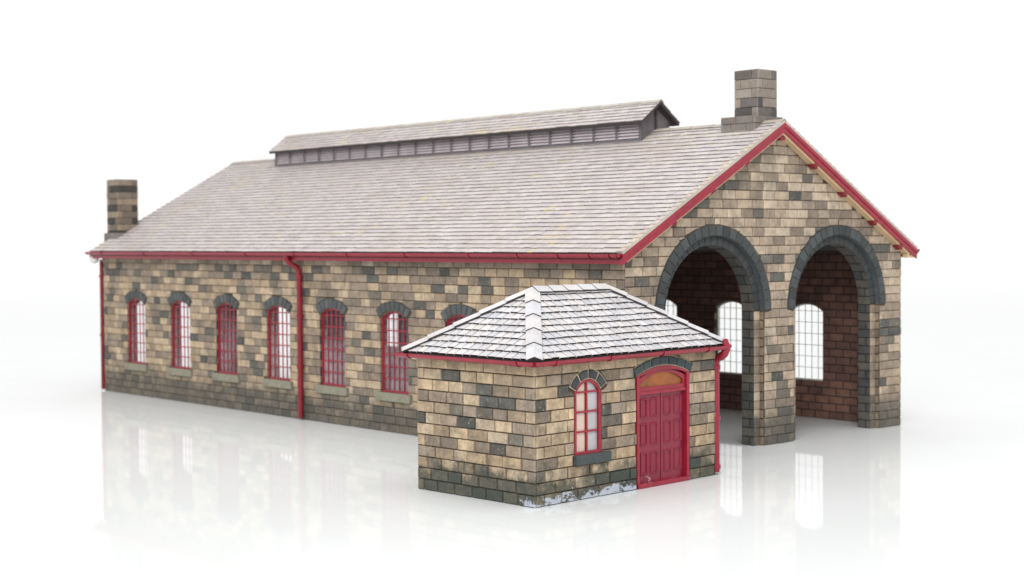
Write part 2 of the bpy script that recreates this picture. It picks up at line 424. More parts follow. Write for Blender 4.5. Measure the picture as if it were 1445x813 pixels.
def mk_lintel(fr, hw, spring, apex, th, n, trim=0):
    r = apex-spring; R = (hw*hw+r*r)/(2*r); zc = apex-R; a = math.asin(min(1, hw/R))-trim
    def f(w):
        m = MB(); voussoirs(m, fr, 0, zc, R+.02, R+th, -a, a, n, .13, lambda: vary(.75, 1.2, lin(84, 87, 87)), g=.018)
        b = MB(); pts = [( (R+.0)*math.sin(t), zc+(R+.0)*math.cos(t)) for t in [-a+2*a*i/12 for i in range(13)]]+[((R+th)*math.sin(t), zc+(R+th)*math.cos(t)) for t in [a-2*a*i/12 for i in range(13)]]
        m.face([fr(u, v, .03) for u, v in pts], lin(150, 140, 122))
        m.build('lintel', 'slate_block', w)
    return f
def mk_sill(fr, x0, x1, z0, z1, d, col):
    def f(w):
        m = MB(); a = [fr(u, v, dd) for dd in (-.1, d) for u, v in ((x0, z0), (x1, z0), (x1, z1), (x0, z1))]
        xs = [p[0] for p in a]; ys = [p[1] for p in a]; zs = [p[2] for p in a]
        m.box(min(xs), max(xs), min(ys), max(ys), min(zs), max(zs), col, bev=.05); m.build('sill', 'slate_block', w)
    return f
for i, x in enumerate(WX):
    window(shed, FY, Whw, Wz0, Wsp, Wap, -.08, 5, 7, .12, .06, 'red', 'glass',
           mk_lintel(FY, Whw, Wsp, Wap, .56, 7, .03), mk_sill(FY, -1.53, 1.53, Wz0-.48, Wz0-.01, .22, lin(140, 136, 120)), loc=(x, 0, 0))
    window(shed, FB, Whw, Wz0, Wsp, Wap, -.12, 5, 7, .07, .03, 'pale_bar', 'glass_clear',
           mk_lintel(FB, Whw, Wsp, Wap, .56, 7, .03), mk_sill(FB, -1.53, 1.53, Wz0-.48, Wz0-.01, .22, lin(140, 136, 120)), fmat='pale_bar', loc=(x, 0, 0))
# --- gable with two arches
AC = (6.37, 16.52); AR, ASP = 3.83, 6.95; AI = 3.36
def roof_z(y): return ZR-abs(y-W/2)*TA
gl = [(0, 0)]
def gable_outer(lo, hi, r, drop):
    P = [(lo, 0)]
    for c in AC: P += [(c-r, 0)]+[(c+r*math.sin(t), ASP+r*math.cos(t)) for t in [-PI/2+PI*i/28 for i in range(29)]]+[(c+r, 0)]
    P += [(hi, 0), (hi, roof_z(hi)-drop), (W/2, ZR-drop), (lo, roof_z(lo)-drop)]
    return P
g = MB(); slab(g, FX, gable_outer(0.003, W-.003, AR, .32), [], 0, -.27)
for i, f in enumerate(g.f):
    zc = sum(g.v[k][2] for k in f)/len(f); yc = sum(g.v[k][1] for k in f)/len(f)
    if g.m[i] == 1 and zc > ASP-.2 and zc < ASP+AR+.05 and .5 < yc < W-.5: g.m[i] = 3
gw = g.build('gable_wall', ['mortar_pale', 'jamb_tan', 'in_y', 'arch_reveal'], shed)
g = MB(); slab(g, FX, gable_outer(.02, W-.02, AI, .34), [], -.27, -1.05)
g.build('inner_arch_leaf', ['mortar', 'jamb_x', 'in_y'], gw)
ops = [Op(c, -1, ASP+4.38, lambda v: (AR if v < ASP-.05 else (4.38 if v < ASP else math.sqrt(max(0, 4.38**2-(v-ASP)**2))))+.015, True) for c in AC]
st = MB()
GR = rows(0, 16.33, 35)
coursed(st, FX, -.06, W+.06, GR, ops, LR=lambda v: (max(-.06, W/2-(ZR-.4-v)/TA), min(W+.06, W/2+(ZR-.4-v)/TA)), lens=(.85, 1.2), g1=.04,
        colf=lambda u, v: pick(u, v, .15, .3, 2))
st.build('stone_facing', 'stone', gw)
for c in AC:                                     # rebated jamb stones on the inner leaf
    for a, b in ((c-AR+.01, c-AI), (c+AI, c+AR-.01)):
        st = MB()
        for v0, v1 in rows(0, 6.9, 15):
            stone(st, FX, [(v0, a, b), (v1, a, b)], .05, .012, .03, random.choice(TAN[2:]+MID), d0=-.27)
        st.build('jamb_stones', 'stone', gw)
for c in AC:
    a = MB(); gr = lambda: vary(.66, 1.3, lin(68, 72, 73))
    voussoirs(a, FX, c, ASP, AR+.0, 4.36, -PI/2, PI/2, 24, .11, gr, g=.017, bev=.035)
    for i in range(28):
        t0, t1 = -PI/2+PI*i/28, -PI/2+PI*(i+1)/28
        a.face([FX(c+r*math.sin(t), ASP+r*math.cos(t), .05) for r, t in ((AR, t0), (4.36, t0), (4.36, t1), (AR, t1))], lin(96, 92, 86))
    ar = a.build('arch_ring', 'slate_block', shed)
    a = MB(); voussoirs(a, FX, c, ASP, AI, AR-.01, -PI/2, PI/2, 24, .05, lambda: vary(.85, 1.15, lin(64, 66, 67)), g=.014, d0=-.27, bev=.02)
    a.build('inner_ring', 'slate_block', ar)
# rear gable
RP = [(.003, 0)]
for c, hw in ((3.6, 1.3), (7.3, 1.45), (16.0, 1.6)): q = arch_loop(c, 0, 6.0, 6.75, hw); RP += [q[0]]+q[:1:-1]+[q[1]]
g = MB(); slab(g, lambda u, v, d: (-L+d, u, v), RP+[(W-.003, 0), (W-.003, roof_z(W)-.3), (W/2, ZR-.3), (.003, roof_z(0)-.3)], [], 0, .5)
g.build('gable_wall', ['jamb_tan', 'jamb_tan', 'in_y'], shed)
# --- roof: two slate slopes over a deck
XL, XR = -L-.56, XE
def slope_pt(x, s, side, lift):
    """s = distance up the slope from the eaves, side -1 front +1 back"""
    y0 = W/2+side*(W/2+OY)
    y = y0-side*s*math.cos(SL); z = ZE+s*math.sin(SL)
    return (x, y+side*lift*math.sin(SL), z+lift*math.cos(SL))
SLEN = (W/2+OY)/math.cos(SL)
deck = MB()
prof = [(-OY, ZE-.04), (W/2, ZR-.06), (W+OY, ZE-.04), (W+OY-.02, ZE-.28), (W/2, ZR-.32), (-OY+.02, ZE-.28)]
n = 6
deck.faces([(XL+.02, y, z) for y, z in prof]+[(XR-.02, y, z) for y, z in prof], [(0, 1, n+1, n), (1, 2, n+2, n+1)], mi=0)
deck.faces([(XL+.02, y, z) for y, z in prof]+[(XR-.02, y, z) for y, z in prof], [(2, 3, n+3, n+2), (3, 4, n+4, n+3), (4, 5, n+5, n+4), (5, 0, n, n+5), (0, 1, 2, 3, 4, 5), (6, 7, 8, 9, 10, 11)], mi=1)
roof = deck.build('roof', ['deck', 'dark_wood'], shed)
for x0, x1 in ((.065, XE-.11), (XL+.13, -L-.01)):
    for side in (-1, 1):
        so = MB(); so.faces([(x, W/2+side*(W/2+OY-.03)*k, ZR+(ZE+.02-ZR)*k-dz) for x in (x0, x1) for k in (0, .965) for dz in (.335, .68)], [(0, 1, 3, 2), (4, 5, 7, 6), (0, 1, 5, 4), (2, 3, 7, 6), (0, 2, 6, 4), (1, 3, 7, 5)])
        so.build('soffit', 'timber', roof)
def tiles(mb, pt, LRs, s0, s1, n, w, lift, colf, lip, gap=.02, jit=.02, lipk=1.0):
    ph = (s1-s0)/n
    for k in range(n):
        a, b = s0+k*ph, s0+(k+1)*ph
        (l0, r0), (l1, r1) = LRs(a), LRs(b)
        lo, hi = min(l0, l1), max(r0, r1)
        u = lo-(.5*w if k % 2 else 0)+random.uniform(-.05, .05)
        while u < hi:
            un = u+w*random.uniform(.9, 1.1)
            A0, A1 = max(u, l0)+gap/2, min(un, r0)-gap/2
            B0, B1 = max(u, l1)+gap/2, min(un, r1)-gap/2
            if A1-A0 > .04 or B1-B0 > .04:
                if A1 < A0: A0 = A1 = (min(max(A0, l0), r0))
                if B1 < B0: B0 = B1 = (min(max(u, l1), r1))
                h = lift*random.uniform(.82, 1.12); dr = random.uniform(-jit, jit)
                P = [pt(A0, a+dr, h), pt(A1, a+dr, h), pt(B1, b+.01, .012), pt(B0, b+.01, .012), pt(A0, a+dr, 0), pt(A1, a+dr, 0)]
                c = colf(u, a)
                mb.faces(P, [(0, 1, 2, 3), (0, 4, 3), (1, 2, 5)], c)
                mb.faces([P[0], P[1], P[5], P[4]], [(0, 1, 2, 3)], tuple(x*lipk for x in lip))
            u = un
def tcol(u, s):
    b = random.choice(((197, 189, 188), (192, 184, 184), (200, 192, 190), (187, 180, 179), (197, 188, 188)))
    k = random.uniform(.94, 1.03); return tuple(x*k for x in lin(*b))
for side in (-1, 1):
    t = MB(); tiles(t, lambda x, s, l: slope_pt(x, s, side, l), lambda s: (XL, XR-.32), 0, SLEN-.08, 31, .5, .06, tcol, lin(96, 90, 90))
    t.build('slates', 'tile', roof)
t = MB()
for x0, x1 in ((XR-.33, XR+.03),):
    for side in (-1, 1):
        k = 0; s = 0
        while s < SLEN-.02:
            e = min(SLEN, s+.44)
            P = [slope_pt(x, q, side, l) for x, q, l in ((x0, s, .11), (x1, s, .11), (x1, e, .06), (x0, e, .06), (x0, s, 0), (x1, s, -.06), (x1, e, -.06), (x0, e, 0))]
            t.faces(P, [(0, 1, 2, 3), (0, 1, 5, 4), (1, 2, 6, 5), (0, 3, 7, 4)], vary(.92, 1.05, lin(190, 180, 172))); s = e
t.build('verge_slates', 'tile', roof)
def capping(mb, p0, p1, n1, n2, w, th, n, colf, lip, rise=.05):
    """folded cap tiles laid end to end from p0 (low) to p1 (high); n1,n2 normals of the two slopes"""
    p0, p1, n1, n2 = map(Vector, (p0, p1, n1, n2)); h = (p1-p0).normalized(); ln = (p1-p0).length
    s1 = h.cross(n1).normalized(); s2 = h.cross(n2).normalized()
    if s1.dot(n2) > 0: s1 = -s1
    if s2.dot(n1) > 0: s2 = -s2
    na = (n1+n2).normalized()
    # s1 runs down slope 1 away from the fold
    for i in range(n):
        a, b = p0+h*ln*i/n, p0+h*(ln*(i+1)/n+.03)
        def sec(q, e): return [q+s1*w+n1*(.03+e), q+s1*w+n1*(th+e), q+na*(th+.02+e), q+s2*w+n2*(th+e), q+s2*w+n2*(.03+e)]
        A, B = sec(a, rise), sec(b, 0); c = colf()
        mb.faces(A+B, [(1, 2, 7, 6), (2, 3, 8, 7)], c); mb.faces(A+B, [(0, 1, 6, 5), (3, 4, 9, 8), (0, 1, 2), (2, 3, 4), (0, 2, 4), (5, 6, 7, 8, 9)], lip)
nf = (0, -math.sin(SL), math.cos(SL)); nb = (0, math.sin(SL), math.cos(SL))
t = MB(); capping(t, (XR, W/2, ZR+.0), (XL, W/2, ZR+.0), nf, nb, .26, .08, 34, lambda: vary(.9, 1.1, lin(176, 168, 160)), lin(110, 104, 100), .02)
t.build('ridge_tiles', 'tile', roof)
# bargeboards
def barge(x0, x1, side, mb):
    P = []
    for q in (0, SLEN):
        for x in (x0, x1):
            for dz in (-.06, -.57): 
                y = slope_pt(0, q, side, 0)[1]; z = slope_pt(0, q, side, 0)[2]+dz; P.append((x, y, z))
    mb.faces(P, [(0, 1, 3, 2), (4, 5, 7, 6), (0, 1, 5, 4), (2, 3, 7, 6), (0, 2, 6, 4), (1, 3, 7, 5)])
    # raised upper bead
    P = []
    for q in (0, SLEN):
        for x in (x1, x1+.05):
            for dz in (-.08, -.3):
                y = slope_pt(0, q, side, 0)[1]; z = slope_pt(0, q, side, 0)[2]+dz; P.append((x, y, z))
    mb.faces(P, [(0, 1, 3, 2), (4, 5, 7, 6), (0, 1, 5, 4), (2, 3, 7, 6), (0, 2, 6, 4), (1, 3, 7, 5)])
for side in (-1, 1):
    b = MB(); barge(XE-.1, XE+.0, side, b); b.build('bargeboard', 'red', shed)
    b = MB(); barge(XL+.12, XL-.0+.02, side, b); b.build('bargeboard', 'red', shed)
# eaves return block on the right
b = MB(); b.box(.09, XE-.11, W+.08, W+OY-.05, ZE-.52, ZE-.29, bev=.03); b.build('eaves_return', 'timber', shed)
# purlin ends under the verge
for dy in (0.0, -2.85, -5.45, -8.3, 2.75, 5.35, 8.1, 10.55):
    y = W/2+dy; s = 1 if dy > 0 else -1
    b = MB(); sl = SL*(-1 if dy > 0 else 1)
    if dy == 0: sl = 0
    T = Matrix.Translation((0, y, roof_z(y)-(.88 if dy == 0 else (.70 if dy > 0 else .66)))) @ Matrix.Rotation(sl, 4, 'X')
    b.box(.07, XE-.105, -.19, .19, -.09, .10, T=T, bev=.02)
    b.build('purlin_end', 'red_dark', shed)
# --- gutters and downpipes
def half_gutter(mb, p0, p1, out, r, n=8):
    """open half-round channel from p0 to p1, 'out' points away from the wall"""
    p0, p1, out = Vector(p0), Vector(p1), Vector(out).normalized(); up = Vector((0, 0, 1))
    t = .04
    prof = [(-math.cos(PI*k/n)*r, -math.sin(PI*k/n)*r) for k in range(n+1)]
    pin = [(x*(r-t)/r, y*(r-t)/r) for x, y in prof]
    ring = prof+pin[::-1]; m = len(ring)
    vs = [p+out*a+up*b for p in (p0, p1) for a, b in ring]
    mb.faces(vs, [(i, (i+1) % m, m+(i+1) % m, m+i) for i in range(m)]+[tuple(range(m)), tuple(range(m, 2*m))])
    # closed ends
    mb.faces([p0+out*a+up*b for a, b in prof], [tuple(range(n+1))]); mb.faces([p1+out*a+up*b for a, b in prof], [tuple(range(n+1))])
def gutter_set(parent, p0, p1, out, r, brackets, mat='red'):
    g = MB(); half_gutter(g, p0, p1, out, r); gt = g.build('gutter', mat, parent, smooth=True)
    p0, p1, out = Vector(p0), Vector(p1), Vector(out).normalized()
    for k in brackets:
        q = p0.lerp(p1, k); d = (p1-p0).normalized(); m = MB()
        half_gutter(m, q-d*.07, q+d*.07, out, r+.035); m.build('bracket', mat, gt)
    return gt
GZ = 9.96
gutter_set(shed, (XL-.0, -OY-.17, GZ), (XE-.06, -OY-.17, GZ), (0, -1, 0), .21, [.045, .16, .28, .40, .50, .60, .70, .80, .87, .925, .965, .99])
gutter_set(shed, (XL, W+OY+.17, GZ), (XE-.06, W+OY+.17, GZ), (0, 1, 0), .2, [.3, .6, .9])
f = MB(); f.box(XL+.15, XE-.12, -OY+.03, -OY+.13, ZE-.5, ZE-.29); f.build('fascia', 'red', shed)
f = MB(); f.box(XL+.15, XE-.12, W+OY-.13, W+OY-.03, ZE-.5, ZE-.29); f.build('fascia', 'red', shed)
f = MB(); f.box(XL+.15, .0, -OY+.131, -.02, ZE-.38, ZE-.30); f.build('soffit', 'grey_wood', shed)
def downpipe(parent, path, r, collars, mat='red', shoe=None):
    m = MB(); m.tube(path, r, 12); dp = m.build('downpipe', mat, parent, smooth=True)
    for (x, y, z) in collars:
        c = MB(); c.tube([(x, y, z-.09), (x, y, z+.09)], r+.05, 12); c.build('pipe_collar', mat, dp, smooth=True)
    return dp
px = -26.4
downpipe(shed, [(px-.35, -OY-.17, GZ-.1), (px-.33, -OY-.17, GZ-.4), (px-.2, -.75, 9.3), (px-.02, -.42, 9.05), (px, -.36, 8.85), (px, -.3, 8.5), (px, -.3, .12)], .17, [(px, -.3, 8.5), (px, -.3, 6.2), (px, -.3, 3.2)], 'red_dark')
downpipe(shed, [(-L-.12, -.12, 9.4), (-L-.12, -.12, .1)], .14, [(-L-.12, -.12, 8.2), (-L-.12, -.12, 4)], 'red_dark')
m = MB(); b_ = bmesh.new(); bmesh.ops.create_uvsphere(b_, u_segments=14, v_segments=10, radius=.42)
b_.verts.index_update(); m.faces([(v.co.x*1.05-L-.35, v.co.y*.7-.55, v.co.z*.8+9.45) for v in b_.verts], [[v.index for v in f.verts] for f in b_.faces]); b_.free()
m.build('white_nub', 'white', shed, smooth=True)  # small white rounded nub under the far gutter end
# --- chimneys
def chimney(parent, x0, x1, y0, y1, z0, z1, nc, plinth, colf, cap=True):
    c = MB(); c.box(x0+.05, x1-.05, y0+.05, y1-.05, z0-1.2, z1-.02, lin(60, 56, 52), bev=.02)
    ch = c.build('chimney', 'stack', parent)
    s = MB(); rws = rows(z0, z1, nc)
    wx, wy = x1-x0, y1-y0
    for k, (a, b) in enumerate(rws):
        for fr, wd in ((lambda u, v, d: (x0+u, y0+.05-d, v), wx), (lambda u, v, d: (x1-.05+d, y0+u, v), wy), (lambda u, v, d: (x0+.05-d, y0+u, v), wy), (lambda u, v, d: (x0+u, y1-.05+d, v), wx)):
            j = wd*(.26 if k % 2 else .72)
            for l, r in ((0, j), (j, wd)): stone(s, fr, [(a, l, r), (b, l, r)], .06, .012, .04, colf(k))
    s.face([(x0+.05, y0+.05, z1), (x1-.05, y0+.05, z1), (x1-.05, y1-.05, z1), (x0+.05, y1-.05, z1)], lin(180, 170, 150))
    s.build('stack_stones', 'stack', ch)
    p = MB(); X0, X1, Y0, Y1, Z0, Z1 = plinth; p.box(X0+.05, X1-.05, Y0+.05, Y1-.05, Z0, Z1-.02, col=lin(84, 78, 74), bev=.04)
    for fr, wd in ((lambda u, v, d: (X0+u, Y0+.05-d, v), X1-X0), (lambda u, v, d: (X1-.05+d, Y0+u, v), Y1-Y0), (lambda u, v, d: (X0+.05-d, Y0+u, v), Y1-Y0)):
        for k, (a, b) in enumerate(rows(Z0, Z1, 3)):
            us = [0, wd*(.3 if k % 2 else .45), wd*(.75 if k % 2 else .95), wd]
            for l, r in zip(us, us[1:]): stone(p, fr, [(a, l, r), (b, l, r)], .06, .012, .04, vary(.85, 1.15, lin(122, 114, 108)))
    p.build('chimney_plinth', 'stack', ch)
    return ch
random.seed(9)
ncol = lambda k: vary(.85, 1.15, random.choice((lin(144, 133, 122), lin(132, 122, 113), lin(104, 98, 94), lin(86, 81, 79), lin(150, 139, 125))))
n_ = chimney(shed, -2.48, -.89, 10.88, 12.47, 16.95, 19.4, 5, (-2.95, -.72, 10.35, 12.75, 15.8, 16.97), ncol)
n_['label'] = 'grey brown stone chimney on the ridge above the two arches'
fcol = lambda k: vary(.9, 1.1, ((lin(66, 62, 58) if k in (0, 2, 4, 7) else (lin(118, 106, 94) if k == 6 else lin(140, 125, 108))) if random.random() < .75 else lin(114, 102, 90)))
f_ = chimney(shed, -52.68, -51.05, .9, 2.53, 11.0, 15.15, 9, (-52.85, -50.9, .72, 2.7, 9.9, 11.3), fcol)
f_['label'] = 'tall brown banded stone chimney low on the far end of the roof'
c = MB(); c.box(-52.68, -L-.01, .95, 2.5, 0, 9.95, lin(150, 136, 116), bev=.03); c.build('chimney_breast', 'stack', shed)
# --- louvred ridge vent
VX0, VX1, VY, VH = -44.5, -8.45, 1.1, 1.05
v = MB()
vz = roof_z(W/2-VY)
v.box(VX0+.03, VX1-.05, W/2-VY+.22, W/2+VY-.22, ZR-1.0, 17.2, bev=0)
ven = v.build('ridge_vent', 'dark_wood', shed, label='long louvred ridge vent with its own little slate roof')
nb_ = 20; bw = (VX1-VX0)/nb_
for side in (-1, 1):
    y = W/2+side*VY
    p = MB()
    for i in range(nb_+1):
        x = VX0+bw*i; p.box(x-.09, x+.09, y-.06, y+.06, 15.9, 17.1, bev=.015)
    p.box(VX0-.09, VX1+.09, y-.07, y+.07, 15.8, 16.17, bev=.02); p.box(VX0-.09, VX1+.09, y-.075, y+.075, 17.06, 17.17)
    p.build('vent_frame', 'grey_wood', ven)
    q = MB()
    for i in range(nb_):
        for k in range(5):
            z = 16.24+k*.17; x0, x1 = VX0+bw*i+.085, VX0+bw*(i+1)-.085
            yo, yi = y+side*.04, y-side*.16
            P = [(x0, yo, z), (x1, yo, z), (x1, yi, z+.13), (x0, yi, z+.13), (x0, yo, z-.03), (x1, yo, z-.03), (x1, yi, z+.10), (x0, yi, z+.10)]
            q.faces(P, [(0, 1, 2, 3), (4, 5, 6, 7), (0, 1, 5, 4)])
    q.build('louvre_blades', 'louvre', ven)
VT = 1.14/1.53; VSL = math.atan(VT); VYO = 1.53; VZE, VZR = 17.12, 18.26; VXL, VXR = -44.75, -7.95
for xe, dx in ((VX0, -1), (VX1, 1)):
    e = MB(); yl = W/2
    e.faces([(xe+dx*o, yl+a, z) for o in (.0, .09) for a, z in ((-VY, 15.85), (VY, 15.85), (VY, 17.38), (0, 18.12), (-VY, 17.38))], [(0, 1, 2, 3, 4), (5, 6, 7, 8, 9), (0, 1, 6, 5), (1, 2, 7, 6), (2, 3, 8, 7), (3, 4, 9, 8), (4, 0, 5, 9)])
    e.build('end_panel', 'grey_wood', ven)
    e = MB(); xs = sorted((xe+dx*.095, xe+dx*.19)); e.box(xs[0], xs[1], yl-.07, yl+.07, 16.55, 18.1)
    for sy in (-1, 1):
        e.faces([(xx, yl+sy*a, z) for xx in xs for a, z in ((0, 18.2), (VYO-.05, 17.12), (VYO-.1, 16.93), (0, 17.96))], [(0, 1, 2, 3), (4, 5, 6, 7), (0, 1, 5, 4), (1, 2, 6, 5), (2, 3, 7, 6)])
    e.build('end_frame', 'dark_wood', ven)
e = MB(); pr = [(-VYO, VZE), (0, VZR), (VYO, VZE), (VYO, VZE-.14), (0, VZR-.16), (-VYO, VZE-.14)]
e.faces([(x, W/2+a, z-.03) for x in (VXL, VXR) for a, z in pr], [(0, 1, 7, 6), (1, 2, 8, 7), (2, 3, 9, 8), (3, 4, 10, 9), (4, 5, 11, 10), (5, 0, 6, 11), (0, 1, 2, 3, 4, 5), (6, 7, 8, 9, 10, 11)])
vr = e.build('vent_roof', 'dark_wood', ven)
vn = (0, -math.sin(VSL), math.cos(VSL)); vs_ = VYO/math.cos(VSL)
def vpt(x, s, side, l):
    return (x, W/2+side*(VYO-s*math.cos(VSL))+side*l*math.sin(VSL), VZE+s*math.sin(VSL)+l*math.cos(VSL))
for side in (-1, 1):
    t = MB(); tiles(t, lambda x, s, l: vpt(x, s, side, l), lambda s: (VXL-.04, VXR+.04), -.05, vs_-.02, 6, .56, .06, tcol, lin(112, 106, 104))
    vslates = t.build('vent_slates', 'tile', ven)
t = MB(); capping(t, (VXR+.05, W/2, VZR), (VXL-.05, W/2, VZR), vn, (0, -vn[1], vn[2]), .2, .06, 24, lambda: vary(.9, 1.1, lin(180, 174, 164)), lin(110, 104, 100), .015)
t.build('vent_ridge', 'tile', ven)

# =================================================================== the small stone hut
HY = 0.0481
hut = root('stone_hut', (5.107, -10.595, 0), HY, 'small square stone hut with hipped white slate roof, crimson double door and one arched window', 'model building')
HA, HB, HZ = 6.99, 11.53, 5.7
random.seed(21)
def hcol(u, v, s=0):
    r = random.random()
    if r < .15: return vary(.8, 1.1, random.choice(BLK[:2]+DRK))
    if r < .45: return vary(.9, 1.1, random.choice(MID))
    return vary(.85, 1.05, random.choice(TANH))
hwin = (3.1, 1.84, 4.40, 4.93, .80); hdoor = (7.93, 0.0, 4.80, 5.18, 1.76)
def lint_op(c, spring, apex, hw, th):
    r = apex-spring; R = (hw*hw+r*r)/(2*r); zc = apex-R; Ro = R+th; ta = math.tan(min(1.45, math.asin(hw/R)))
    return Op(c, zc+R*math.cos(math.asin(hw/R)), zc+Ro, lambda v: min(math.sqrt(max(0, Ro*Ro-(v-zc)**2)), (v-zc)*ta+.03)+.03, True)
hops = [seg_arch(*hwin[:4], hwin[4]+.03)[0] if False else Op(hwin[0], hwin[1], hwin[3], seg_arch(hwin[0], hwin[1], hwin[2], hwin[3], hwin[4]+.03)[0].w, True),
        lint_op(3.1, 4.40, 4.93, .80, .41), Op(3.28, 1.42, 1.86, lambda v: 1.10),
        Op(hdoor[0], -1, hdoor[3], seg_arch(hdoor[0], 0, hdoor[2], hdoor[3], hdoor[4]+.03)[0].w, True), lint_op(7.93, 4.80, 5.18, 1.76, .42)]
core = MB(); 
dl = arch_loop(hdoor[0], 0, hdoor[2], hdoor[3], hdoor[4])
slab(core, FX, [(.02, 0)]+[dl[0]]+dl[:1:-1][::1]+[dl[1]]+[(HB-.02, 0), (HB-.02, HZ), (.02, HZ)], [arch_loop(*hwin[:4], hwin[4])], 0, -.7)
hw_ = core.build('front_wall', ['mortar', 'mortar_pale', 'jamb_tan'], hut)
st = MB(); CR = rows(0, 5.24, 11)
for sk in (lambda u, v: u > hdoor[0], lambda u, v: u <= hdoor[0]):
    st = MB(); random.seed(77); coursed(st, FX, -.0, HB, CR, hops, lens=(.88, 1.38), h=.09, g0=.03, g1=.045, colf=hcol, skip=sk)
    st.build('stone_facing', 'stone_hut', hw_)
st = MB(); u = 0
while u < HB-.02:
    n = u+random.uniform(1.25, 1.7); n = HB if HB-n < .6 else n
    for ps in pieces(u, n, 5.25, 5.72, [Op(o.c, o.v0, o.v1+.02, o.w, True) for o in hops if o.v1 > 5.2], lambda v: (0, HB)):
        stone(st, FX, ps, .14, .01, .05, random.choice(TANH[:4]))
    u = n
st.build('top_course', 'stone_hut', hw_)
core = MB(); slab(core, FY, [(-HA, 0), (-.005, 0), (-.005, HZ), (-HA, HZ)], [], -.005, -.7)
sw = core.build('end_wall', ['mortar', 'mortar_pale', 'jamb_tan'], hut)
st = MB(); coursed(st, FY, -HA, .085, CR, [], lens=(.82, 1.2), h=.09, g0=.03, g1=.045, colf=hcol)
st.build('stone_facing', 'stone_hut', sw)
st = MB(); u = -HA
while u < .1:
    n = u+random.uniform(1.0, 1.35); n = .14 if .14-n < .5 else n
    stone(st, FY, [(5.25, u, n), (5.72, u, n)], .14, .01, .05, random.choice(TANH[:4])); u = n
st.build('top_course', 'stone_hut', sw)
FR2 = lambda u, v, d: (u, HB+d, v); FBk = lambda u, v, d: (-HA-d, u, v)
for fr, a, b in ((FR2, -HA, .08), (FBk, 0, HB)):
    core = MB(); slab(core, fr, [(a+.02, 0), (b-.1, 0), (b-.1, HZ), (a+.02, HZ)], [], -.01, -.7)
    w_ = core.build('end_wall', ['mortar', 'mortar_pale', 'jamb_tan'], hut)
    st = MB(); coursed(st, fr, a, b, CR, [], lens=(.95, 1.35), h=.09, g0=.03, g1=.045, colf=hcol)
    coursed(st, fr, a, b, [(5.25, 5.72)], [], lens=(1.2, 1.5), h=.14, g0=.01, g1=.05, colf=lambda u, v: random.choice(TANH[:4]))
    st.build('stone_facing', 'stone_hut', w_)
def hut_lintel(w):
    r = 4.93-4.40; R = (.8*.8+r*r)/(2*r); zc = 4.93-R; a = math.asin(.8/R)-.10
    m = MB(); voussoirs(m, FX, 0, zc, R+.03, R+.40, -a, a, 4, .12, lambda: vary(.8, 1.2, lin(70, 74, 77)), g=.03, bev=.05)
    pts = [((R+.01)*math.sin(t), zc+(R+.01)*math.cos(t)) for t in [-a+2*a*i/12 for i in range(13)]]+[((R+.43)*math.sin(t), zc+(R+.43)*math.cos(t)) for t in [a-2*a*i/12 for i in range(13)]]
    m.face([FX(u, v, .05) for u, v in pts], lin(196, 178, 146)); m.build('lintel', 'slate_block', w)
window(hut, FX, .80, 1.84, 4.40, 4.93, .03, 2, 4, .12, .075, 'red', 'glass', hut_lintel,
       mk_sill(FX, -.88, 1.24, 1.43, 1.85, .24, lin(72, 78, 78)), loc=(0, 3.1, 0), panes=[(-.74, -.075, 'pane_blush'), (-.075, .03, 'amber'), (.03, .74, 'pane_grey')])
# door
dr = MB(); c_, z0_, sp_, ap_, hw0 = hdoor
lo = arch_loop(c_, 0.0, sp_, ap_, hw0); li = arch_loop(c_, .18, sp_-.02, ap_-.16, hw0-.16)
wring(dr, FX, lo, li, .07, -.25); door = dr.build('double_door', 'red', hut, label='crimson panelled double door with amber fanlight')
li2 = arch_loop(c_, 4.30, 4.50, 4.90, hw0-.34); lo2 = arch_loop(c_, 4.02, 4.66, 5.02, hw0-.16)
f = MB(); wring(f, FX, lo2, li2, -.02, -.2); f.build('fanlight_frame', 'red', door)
f = MB(); f.face([FX(u, v, -.1) for u, v in arch_loop(c_, 4.15, 4.6, 4.97, hw0-.25)]); f.build('fanlight', 'amber', door)
f = MB(); bar(f, FX, c_-hw0+.05, c_+hw0-.05, 4.0, 4.12, .03, -.1); f.build('transom', 'red', door)
f = MB(); f.box(-.2, .14, c_-hw0+.0, c_+hw0-.0, .005, .2, bev=.03); f.build('threshold', 'red_chip', door)
def panel(mb, u0, u1, v0, v1, d):
    t = .05
    R0 = [(u0, v0), (u1, v0), (u1, v1), (u0, v1)]
    def off(k): return [(u0+k, v0+k), (u1-k, v0+k), (u1-k, v1-k), (u0+k, v1-k)]
    rg = [(off(0), d), (off(.025), d+.05), (off(.065), d+.05), (off(.09), d-.005)]
    vs = [FX(u, v, dd) for lp, dd in rg for u, v in lp]
    fs = [(4*k+i, 4*k+(i+1) % 4, 4*k+4+(i+1) % 4, 4*k+4+i) for k in range(3) for i in range(4)]+[(12, 13, 14, 15)]
    mb.faces(vs, fs)
